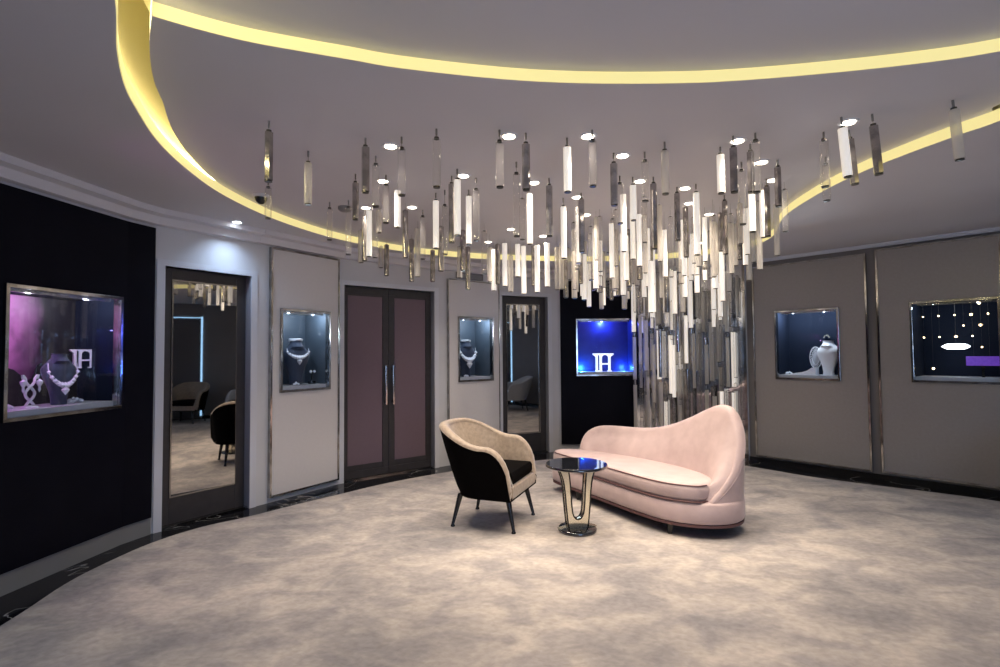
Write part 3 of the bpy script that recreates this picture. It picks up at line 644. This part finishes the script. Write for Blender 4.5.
# ---------------------------------------------------------------- sofa
sofa = empty('sofa', (1.25, 4.4, .012)); tag(sofa, 'blush pink velvet curved sofa with a high sweeping right end', 'sofa')
S0 = Vector((1.25, 4.4, .012))
front = [(.50, 5.22), (.58, 5.02), (.74, 4.72), (.90, 4.42), (1.04, 4.16), (1.19, 3.94), (1.36, 3.83), (1.54, 3.80), (1.70, 3.85)]
rear = [(1.80, 3.96), (1.84, 4.10), (1.80, 4.32), (1.68, 4.60), (1.50, 4.86), (1.28, 5.10), (1.08, 5.28), (.90, 5.38), (.72, 5.39), (.56, 5.33)]
loop = [p for p in crom([(x - S0.x, y - S0.y, 0) for x, y in front + rear], 5, True)]
def shrink(loop, k):
    n = len(loop); out = []; ar = sum(loop[i].x * loop[(i + 1) % n].y - loop[(i + 1) % n].x * loop[i].y for i in range(n))
    for i in range(n):
        t = (loop[(i + 1) % n] - loop[i - 1]).normalized(); o = Vector((-t.y, t.x, 0)) * (1 if ar > 0 else -1); out.append(loop[i] + o * k)
    return out
def loft_loop(name, m, lv):
    mb = MB(); mb.rings([[(p.x, p.y, z) for p in shrink(loop, k)] for k, z in lv]); return mb.build(name, m, sofa, smooth=True)
loft_loop('base', M['pink_velvet'], [(.02, .10), (.004, .112), (0, .14), (0, .235), (.012, .252), (.03, .258)])
loft_loop('plinth', M['piping'], [(.03, .078), (.008, .08), (.008, .10), (.03, .104)])
# seat cushion: same outline pulled in at the back
back_in = [(1.62, 4.02), (1.66, 4.16), (1.63, 4.34), (1.54, 4.54), (1.38, 4.78), (1.18, 5.00), (.98, 5.16), (.76, 5.28), (.58, 5.30)]
cl = crom([(x - S0.x, y - S0.y, 0) for x, y in [(.51, 5.20)] + front[1:7] + [(1.45, 3.83), (1.54, 3.90)] + back_in], 5, True)
mb = MB(); mb.rings([[(p.x, p.y, z) for p in shrink(cl, k)] for k, z in ((.04, .262), (.012, .268), (.0, .29), (.0, .345), (.008, .368), (.022, .384), (.045, .390))])
cush = mb.build('seat_cushion', M['pink_velvet'], sofa, smooth=True)
mb = MB(); fr_ = shrink(cl, .010); nfp = 5 * 7 + 3
mb.tube([(p.x, p.y, .374) for p in fr_[:nfp]], .0055, 6); mb.tube([(p.x, p.y, .262) for p in shrink(cl, .004)[:nfp]], .008, 6)
tag(mb.build('piping', M['piping'], cush, smooth=True), 'dark plum piping')
# back: loft along its length; each station: outer foot, rim, inner foot
st = [  # rim x,y,z ; outer foot x,y ; inner foot x,y ; half thickness
    (.78, 5.27, .37, .76, 5.36, .80, 5.18, .026), (.81, 5.29, .46, .80, 5.37, .82, 5.17, .036), (.87, 5.29, .535, .86, 5.37, .88, 5.14, .044), (.97, 5.24, .585, .97, 5.33, .96, 5.08, .050),
    (1.10, 5.14, .598, 1.12, 5.22, 1.07, 4.96, .054), (1.24, 5.01, .600, 1.28, 5.07, 1.19, 4.83, .055), (1.38, 4.86, .615, 1.43, 4.90, 1.30, 4.69, .056),
    (1.51, 4.70, .665, 1.56, 4.72, 1.40, 4.54, .058), (1.62, 4.54, .745, 1.67, 4.55, 1.47, 4.41, .060), (1.71, 4.39, .830, 1.76, 4.39, 1.52, 4.28, .060), (1.755, 4.28, .872, 1.80, 4.28, 1.55, 4.19, .060),
    (1.785, 4.18, .878, 1.83, 4.17, 1.56, 4.11, .058), (1.795, 4.09, .835, 1.84, 4.09, 1.56, 4.03, .054), (1.795, 4.01, .740, 1.82, 4.02, 1.55, 3.97, .048),
    (1.77, 3.94, .620, 1.79, 3.955, 1.53, 3.93, .042), (1.71, 3.885, .480, 1.73, 3.885, 1.51, 3.89, .036), (1.62, 3.85, .365, 1.64, 3.84, 1.48, 3.865, .030), (1.53, 3.83, .285, 1.55, 3.815, 1.47, 3.85, .026), (1.49, 3.825, .245, 1.50, 3.81, 1.46, 3.84, .020)]
sm = crom([(s_[0], s_[1], s_[2]) for s_ in st], 3); so = crom([(s_[3], s_[4], s_[7]) for s_ in st], 3); si = crom([(s_[5], s_[6], 0) for s_ in st], 3)
rs = []; edge = []
for a, b, c in zip(sm, so, si):
    P = Vector((a.x, a.y, 0)); O = Vector((b.x, b.y, 0)); I = Vector((c.x, c.y, 0)); d = (O - I).normalized(); T = b.z; Z = a.z
    Pi = P - d * T; ring = []
    zb = min(.24, Z - .04)
    for f in (0, .3, .6, .85, 1): q = O.lerp(P + d * T * .75, f); ring.append((q.x, q.y, zb + (Z - T * .4 - zb) * f))
    edge.append(ring[-1])
    for an in (25, 60, 90, 120, 150): q = P + d * T * cos(radians(an)) * .95; ring.append((q.x, q.y, Z - T * .4 + T * sin(radians(an))))
    zi = min(.36, Z - .02)
    for f in (0, .2, .45, .7, 1):
        q = (Pi).lerp(I, f) + d * .0 - d * .018 * sin(pi * f); zz_ = (Z - T * .4); ring.append((q.x, q.y, zz_ + (zi - zz_) * f))
    rs.append([(x - S0.x, y - S0.y, z) for x, y, z in ring])
mb = MB(); mb.rings(rs); mb.build('backrest', M['pink_velvet'], sofa, smooth=True)
mb = MB(); mb.tube([(x - S0.x, y - S0.y, z) for x, y, z in edge[24:]], .004, 5); mb.build('seam_piping', M['pink_velvet'], sofa)
for x, y in ((1.24, 3.96), (.70, 4.88), (1.72, 4.15), (.85, 5.36)):
    mb = MB(); mb.rings([[(x - S0.x + q * cos(2 * pi * k / 4 + .8), y - S0.y + q * sin(2 * pi * k / 4 + .8), z) for k in range(4)] for z, q in ((0.001, .020), (.09, .030))]); mb.build('leg', M['black'], sofa)

# ---------------------------------------------------------------- side table
tb = empty('side_table', (.57, 4.04, .013)); tag(tb, 'round black glass side table with curved champagne stem in front of the sofa', 'side table')
mb = MB(); mb.lathe([(.10, .478), (.226, .478), (.233, .483), (.233, .494), (.228, .500), (.001, .5005)], n=56); mb.build('table_top', M['black_glass'], tb, smooth=True)
mb = MB(); mb.lathe([(.138, 0), (.145, .004), (.145, .020), (.138, .026), (.001, .0262)], n=48); mb.build('base', M['black_glass'], tb, smooth=True)
def strap(ang, nrm=0):                       # an outer flared ribbon: wide at the top, narrow in the middle
    out = [(.075, .026), (.085, .10), (.095, .20), (.103, .30), (.115, .38), (.135, .44), (.152, .478)]
    inn = [(.078, .478), (.066, .40), (.058, .30), (.052, .20), (.042, .13), (.022, .096), (.0, .088)]
    return out, inn
for k in range(1):
    a = radians(14); ca, sa = cos(a), sin(a); wd = .05
    out, inn = strap(a)
    # ribbon: filled plate between the flared outside and the inner U, with black edges
    for part, cols in (('stem_plate', 0),):
        mb = MB(); ol = crom([(x, 0, z) for x, z in out], 5); il = crom([(x, 0, z) for x, z in inn], 5)
        full = [(p.x, p.z) for p in ol]; U = [(p.x, p.z) for p in il] + [(-p.x, p.z) for p in reversed(il)][1:]
        n = 30
        def xo(z): 
            for (x0, z0_), (x1, z1_) in zip(full, full[1:]):
                if z0_ <= z <= z1_ + 1e-6: return x0 + (x1 - x0) * (z - z0_) / max(1e-6, z1_ - z0_)
            return full[-1][0]
        ilz = [(p.z, p.x) for p in reversed(il)]
        def xi(z):
            if z < .089: return 0
            for (z0_, x0), (z1_, x1) in zip(ilz, ilz[1:]):
                if z0_ <= z <= z1_: return x0 + (x1 - x0) * (z - z0_) / max(1e-6, z1_ - z0_)
            return ilz[-1][1]
        for sg in (-1, 1):
            rs = []
            for i in range(n + 1):
                z = .026 + (.478 - .026) * i / n; x0, x1 = sg * xi(z), sg * xo(z)
                rs.append([(x * ca - y * sa, x * sa + y * ca, z) for x, y in ((x0, -wd / 2), (x1, -wd / 2), (x1, wd / 2), (x0, wd / 2))])
            mb.rings(rs)
        pl = mb.build('stem_plate', M['brass'], tb, smooth=False)
    mb = MB()
    for yy in (-wd / 2, wd / 2):
        for sg in (-1, 1):
            mb.tube([(sg * (p.x + .001) * ca - yy * sa, sg * (p.x + .001) * sa + yy * ca, p.z) for p in ol], .0055, 6)
        mb.tube([(x * ca - yy * sa, x * sa + yy * ca, z) for x, z in U], .0055, 6)
    tag(mb.build('black_edge', M['black'], pl, smooth=True), 'black edging of the stem')

# ---------------------------------------------------------------- downlights
def spot(loc, e, col, size=150, parent=None, rad=.045):
    l = bpy.data.lights.new('spot', 'SPOT'); l.energy = e; l.color = col; l.spot_size = radians(size); l.spot_blend = 1.; l.shadow_soft_size = rad
    o = bpy.data.objects.new('spot', l); COL.objects.link(o); o.location = loc
    if parent: o.parent = parent
    return o
def downlight(p, z, cool=False, e=30, label=None, group=None, size=132):
    r = empty('ceiling_light', (p[0], p[1], z)); tag(r, label or 'small round warm downlight set in the ceiling among the hanging tubes', 'ceiling light', group or 'warm downlights among the hanging tubes')
    if label: del r['group']
    mb = MB(); mb.lathe([(.030, -.003), (.040, -.005), (.048, -.004), (.050, 0)], n=24); mb.build('trim_ring', M['white'], r)
    mb = MB(); mb.lathe([(.001, -.0075), (.030, -.0075), (.034, -.003)], n=20); mb.build('lens', M['lamp_cool'] if cool else M['lamp'], r)
    spot((0, 0, -.02), e, (.55, .74, 1.) if cool else (1., .86, .70), size, r); return r
WARM = [(509, 136), (463.5, 175.5), (534, 182.5), (412, 207), (390.5, 146), (383, 181), (366, 207.6), (511, 229), (543, 236), (577, 197), (488, 241.7), (588, 136), (622.5, 155.5), (640, 181), (685, 188), (689, 203), (709, 214), (586, 214.6), (737.5, 140.7), (848.5, 122), (761.5, 162), (772, 180)]
for px, py in WARM: p = at(px, py, ZM); downlight(p, ZM, e=23 if p.y < 3.3 else 44, size=114)
for p in ((1.6, 6.1), (2.2, 5.7)): downlight(p, ZM, e=40, size=114)
p = at(237, 222, ZO); downlight(p, ZO, True, 17, 'cool white round downlight in the ceiling above the left glass door')
for p, e, lb in (((-2.25, 1.4), 34, 'added cool fill light near the black wall behind the viewpoint'), ((4.0, 3.4), 22, 'added cool fill light by the right wall outside the view'), ((-1.0, -1.4), 30, 'added cool fill light behind the viewpoint at left'), ((2.6, -.9), 26, 'added cool fill light behind the viewpoint at right')):  # unseen ceiling lamps added out of view for cool fill light
    downlight(p, ZO, True, e, lb)

# dome cameras, detector, vent
def dome(px, py, z, label, r_=.045):
    p = at(px, py, z); r = empty('dome_camera', (p.x, p.y, z)); tag(r, label, 'security camera')
    mb = MB(); mb.lathe([(r_ * 1.25, 0), (r_ * 1.25, -.012), (r_ * 1.05, -.02), (.001, -.021)], n=24); mb.build('mount', M['trim_white'], r, smooth=True)
    mb = MB(); mb.lathe([(r_, -.018), (r_ * .95, -.035), (r_ * .7, -.055), (r_ * .35, -.067), (.001, -.07)], n=24); mb.build('dome', M['plastic'], r, smooth=True)
dome(261, 195, ZM, 'dark dome camera on the ceiling beside the leftmost smoked tube')
dome(401.5, 256, ZO, 'dark dome camera at the far ceiling edge above the double doors', .05)
p = at(345, 207, ZM); r = empty('smoke_detector', (p.x, p.y, ZM)); tag(r, 'grey smoke detector on the ceiling above the left door', 'smoke detector')
mb = MB(); mb.lathe([(.055, 0), (.055, -.02), (.04, -.035), (.001, -.038)], n=24); mb.build('housing', M['vent'], r, smooth=True)
r = E_.root('air_vent', .30, -.003, 2.28); tag(r, 'grey slotted air vent high on the wall behind the tubes', 'air vent'); mb = MB(); mb.frame(0, .42, 0, .08, .01, -.012, 0)
for k in range(4): mb.box(.01, .41, -.008, 0, .018 + k * .014, .024 + k * .014)
mb.build('grille', M['vent'], r)

# ---------------------------------------------------------------- hanging tubes
def tube_mb(L, r, n=10, mi=0):
    mb = MB(); mb.cyl((0, 0), r, 0, L, n, mi=0); return mb
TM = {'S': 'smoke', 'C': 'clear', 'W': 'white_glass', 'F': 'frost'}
TN = {'S': 'smoked mirror', 'C': 'clear', 'W': 'opal white', 'F': 'frosted'}
near = []
def hang(base, L, r, kind, ztop, parts, tilt=0.):
    """base: centre of the lower end"""
    zt = ztop - base.z
    if parts:
        o = empty('hanging_tube', base); o.rotation_euler.y = tilt
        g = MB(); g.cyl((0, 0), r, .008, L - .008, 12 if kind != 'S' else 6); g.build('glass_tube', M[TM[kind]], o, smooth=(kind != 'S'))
        c = MB(); c.cyl((0, 0), r * .86, 0, .008, 10); c.build('end_cap', M['cap'], o)
        c = MB(); c.cyl((0, 0), r * .6, L - .008, L + .004, 10); c.build('top_cap', M['cap'], o)
        w = MB(); w.cyl((0, 0), .0016, L + .004, zt - .01, 5); w.cyl((0, 0), .0055, zt - .035, zt, 8); w.build('hanger', M['wire'], o)
    else:
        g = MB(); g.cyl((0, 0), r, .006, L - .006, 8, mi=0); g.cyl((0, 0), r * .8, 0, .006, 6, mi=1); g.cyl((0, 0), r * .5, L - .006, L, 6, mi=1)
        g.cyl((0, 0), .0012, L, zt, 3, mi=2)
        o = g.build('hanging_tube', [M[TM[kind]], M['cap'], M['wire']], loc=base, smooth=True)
    return o
# surveyed tubes: x, top, bottom, kind, hook row (None when hidden)
T = [(268.5, 131, 182, 'S', 121), (268, 187, 219, 'C', None), (308, 162, 205, 'F', 151), (329.5, 208, 240.5, 'C', 202), (365.5, 146, 193, 'S', 138), (355.5, 182, 220, 'S', 174),
     (375.8, 164, 207, 'C', 156), (386, 184, 223.5, 'C', 175), (401.7, 148, 196, 'C', 137), (397.6, 190, 228, 'W', None), (436.7, 138, 188, 'C', 129), (348.4, 207, 255, 'C', 200),
     (364.5, 216, 261, 'S', None), (369, 210, 257, 'W', None), (375, 207, 258, 'C', None), (379, 209, 233, 'F', None), (361, 230, 263, 'F', None), (381, 233, 268, 'F', None), (386.5, 239, 276, 'S', None),
     (405.3, 210, 258, 'S', None), (411.5, 239, 281.7, 'S', None), (417.5, 228, 277, 'F', None), (422.8, 216, 259.6, 'C', 210), (436, 200, 249, 'W', 193), (445, 205, 255, 'C', 190), (432.6, 250, 282, 'S', None), (441, 226, 271.6, 'S', None),
     (457.5, 179, 236, 'W', 169), (452, 183, 243, 'S', None), (469, 194, 245, 'W', 190), (476.4, 189, 241, 'C', 178), (500, 141, 188, 'C', 130), (526.3, 143, 190.7, 'S', 133), (517, 173, 237, 'C', 162), (522.5, 198, 240, 'C', None), (530, 193, 244.6, 'W', None),
     (459.7, 236, 278, 'F', None), (463, 230, 271, 'S', None), (468, 246.8, 290, 'S', None), (484.5, 230.6, 274, 'C', None), (490, 247, 282, 'F', None), (494, 249, 291, 'W', None), (498, 236, 284.5, 'S', None), (505, 238.7, 286.4, 'W', None),
     (518, 238, 277, 'W', None), (524, 238.7, 294, 'W', None), (534, 238.7, 286, 'S', None), (537.5, 245, 292.6, 'W', None), (511, 255, 292, 'F', None), (549.7, 184.7, 236.8, 'S', 178), (567.8, 146.4, 192.8, 'W', 138), (593, 140, 187, 'C', 130),
     (614.4, 162.6, 206, 'S', 153), (564, 206, 259, 'W', 198), (582, 197, 252.7, 'S', 193), (566, 260, 298, 'S', None), (547.5, 242.7, 287, 'W', None), (557.5, 247, 290, 'F', None), (624, 194, 252, 'W', None), (620.5, 183, 224, 'C', None),
     (633.6, 184.7, 221, 'W', 177), (645.5, 160.5, 201.7, 'C', 152), (654.6, 180, 249.5, 'S', 177), (645, 196, 243, 'C', None), (615, 229, 288.6, 'F', None), (596, 228, 289, 'W', None), (591.5, 226, 280, 'C', None), (574.5, 222, 290, 'C', None),
     (584.5, 254, 300, 'W', None), (600.5, 216, 272, 'C', None), (640, 225, 280, 'S', None), (648, 228, 287, 'W', None), (665.6, 150, 194.7, 'F', 142), (678, 192, 241, 'S', 187), (686.4, 207, 257.6, 'S', None), (697.4, 192, 255.4, 'W', 184),
     (721.4, 149, 194, 'W', 147), (734.4, 146.7, 193, 'S', 136), (756.8, 139, 193, 'C', 133), (751.5, 151, 193, 'S', None), (725.8, 200, 254.6, 'S', 195), (743, 170, 225, 'C', 162), (752.7, 178.5, 232.5, 'W', None), (715.5, 226.5, 289, 'W', None), (740, 208, 260, 'S', None),
     (763.5, 190, 238, 'W', None), (768, 186, 237, 'S', None), (778.6, 165, 207, 'S', 160), (785.5, 189, 232, 'C', None), (777.4, 204, 256, 'F', None), (760, 201, 270, 'F', None), (825.3, 139, 187.5, 'C', 132), (827, 164, 201.5, 'C', None),
     (848, 127, 177.6, 'W', 117), (855, 138, 185, 'S', 130), (879, 124.5, 175, 'S', 114), (960, 107, 160.5, 'F', 100)]
ysc = sorted(T, key=lambda t: t[0])
ords = ['first', 'second', 'third', 'fourth', 'fifth', 'sixth', 'seventh', 'eighth', 'ninth', 'tenth', 'eleventh', 'twelfth', 'thirteenth', 'fourteenth', 'fifteenth', 'sixteenth']
cnt = {}
for (x, yt, yb, k, hk) in ysc:
    hkk = hk if hk else yt - 7
    Y = min(at(x, min(hkk, 246), ZM).y, 6.0)
    if yt > 232: Y = 5.2 + .5 * ((x * 7) % 10) / 10
    X0 = deep(x, yb, Y); Z1 = deep(x, yt, Y).z; Z1 = min(Z1, ZM - .04)
    tl = 0
    if x > 840: tl = -.08
    xx = at(x, min(hkk, 246), ZM).x if tl else X0.x
    rr = .0215 if Y < 4.6 else .026
    o = hang(Vector((X0.x, Y, X0.z)), Z1 - X0.z, rr, k, ZM, hk is not None or Y < 3.6, tl)
    if hk:
        i = cnt.get(k, 0); cnt[k] = i + 1
        if x < 270: lb = 'smoked mirror tube hanging alone, leftmost of all the hanging tubes'
        elif x > 900: lb = 'frosted glass tube hanging alone, rightmost of all the hanging tubes'
        else: lb = '%s glass tube hung close under the ceiling, %s of its finish from the left' % (TN[k], ords[i] if i < 16 else 'last')
        tag(o, lb, 'hanging tube', 'glass tubes hung close under the ceiling')
    else:
        tag(o, '%s glass tube in the loose band of the chandelier below the ceiling hooks' % TN[k], 'hanging tube', '%s tubes in the loose band of the chandelier' % TN[k])
# thick middle cluster over the sofa, dropping towards the curtain
used = []
def far_from(x, y, z, d):
    for a, b, c in used:
        if hypot(a - x, b - y) < d and abs(c - z) < .5: return False
    return True
tries = 0; made = 0
while made < 84 and tries < 4000:
    tries += 1
    px = random.uniform(560, 762); Y = random.uniform(4.6, 6.3); X = (px - 500) / F * Y
    if (X - 2.45) * .6 + (Y - 5.2) > 1.05 or X > 2.35: continue
    s = max(0, min(1, (px - 560) / 110))
    yb = random.uniform(262, 300 + 28 * s) if px < 740 else random.uniform(240, 285)
    z0_ = deep(px, yb, Y).z
    if not far_from(X, Y, z0_, .085): continue
    L = random.uniform(.42, .60); L = min(L, ZM - .05 - z0_)
    if L < .3: continue
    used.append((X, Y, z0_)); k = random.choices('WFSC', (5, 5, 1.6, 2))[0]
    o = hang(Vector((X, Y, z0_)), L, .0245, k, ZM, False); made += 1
    tag(o, '%s glass tube in the thick cluster above the right half of the sofa' % TN[k], 'hanging tube', '%s tubes in the thick cluster above the sofa' % TN[k])
tries = 0; made = 0
while made < 30 and tries < 4000:
    tries += 1
    px = random.uniform(572, 752); Y = random.uniform(4.0, 5.0); X = (px - 500) / F * Y
    yb = random.uniform(232, 282); z0_ = deep(px, yb, Y).z; L = random.uniform(.36, .50); L = min(L, ZM - .05 - z0_)
    if L < .3 or X > 2.1 or not far_from(X, Y, z0_, .09): continue
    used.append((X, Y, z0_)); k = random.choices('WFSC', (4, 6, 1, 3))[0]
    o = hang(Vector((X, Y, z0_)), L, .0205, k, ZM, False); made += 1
    tag(o, '%s glass tube in the upper cluster over the right half of the sofa' % TN[k], 'hanging tube', '%s tubes in the upper cluster' % TN[k])
# floor-length curtain before the mirror
nst = 33
for i in range(nst):
    row = i % 2; u = .04 + (Hw.L - .12) * i / (nst - 1); off = -.13 - .13 * row - random.uniform(0, .05)
    P = Hw.pt(u, off); z = random.uniform(.10, .5) if i > 0 else .75
    tiers = 4
    while z < 2.05:
        L = random.uniform(.48, .80)
        if z + L > 2.42: break
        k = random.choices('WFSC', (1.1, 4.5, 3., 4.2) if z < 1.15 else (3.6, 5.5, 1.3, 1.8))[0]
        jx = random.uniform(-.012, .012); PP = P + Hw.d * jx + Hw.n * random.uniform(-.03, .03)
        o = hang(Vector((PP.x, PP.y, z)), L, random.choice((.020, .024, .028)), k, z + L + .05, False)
        tag(o, '%s glass tube in the floor-length curtain before the mirror' % TN[k], 'hanging tube', '%s tubes in the curtain before the mirror' % TN[k])
        z += L + .06

# unseen window added behind the viewpoint, its glowing pane gives cool fill light
Wn = Wall((2.6, -2.1), (.4, -2.5)); s = Wn.root('added_fill_window', .15, -.004); tag(s, kind='structure')
mb = MB(); mb.box(0, 1.9, -.02, 0, .7, 2.1); M['fill_pane'] = mat('cool fill glow', (.7, .8, .95), .6, emis=(.42, .62, 1.), es=5.5, noise=(9, (.75, .84, 1), 2, .2)); mb.build('fill_panel', M['fill_pane'], s)
mb = MB(); mb.frame(-.05, 1.95, .65, 2.15, .05, -.05, 0); mb.build('fill_window_frame', M['trim_white'], s)

# ---------------------------------------------------------------- world and view
w = bpy.data.worlds.new('world'); bpy.context.scene.world = w; w.use_nodes = True
w.node_tree.nodes['Background'].inputs[0].default_value = (.02, .022, .03, 1); w.node_tree.nodes['Background'].inputs[1].default_value = 1.
sc = bpy.context.scene
sc.view_settings.view_transform = 'Standard'; sc.view_settings.look = 'None'; sc.view_settings.gamma = 1; sc.view_settings.use_curve_mapping = False
sc.view_settings.exposure = 0.3
sc.cycles.use_denoising = True
try: sc.cycles.denoiser = 'OPENIMAGEDENOISE'
except Exception: pass
sc.cycles.max_bounces = 8; sc.cycles.transparent_max_bounces = 24; sc.cycles.sample_clamp_indirect = 4; sc.cycles.caustics_reflective = False; sc.cycles.caustics_refractive = False
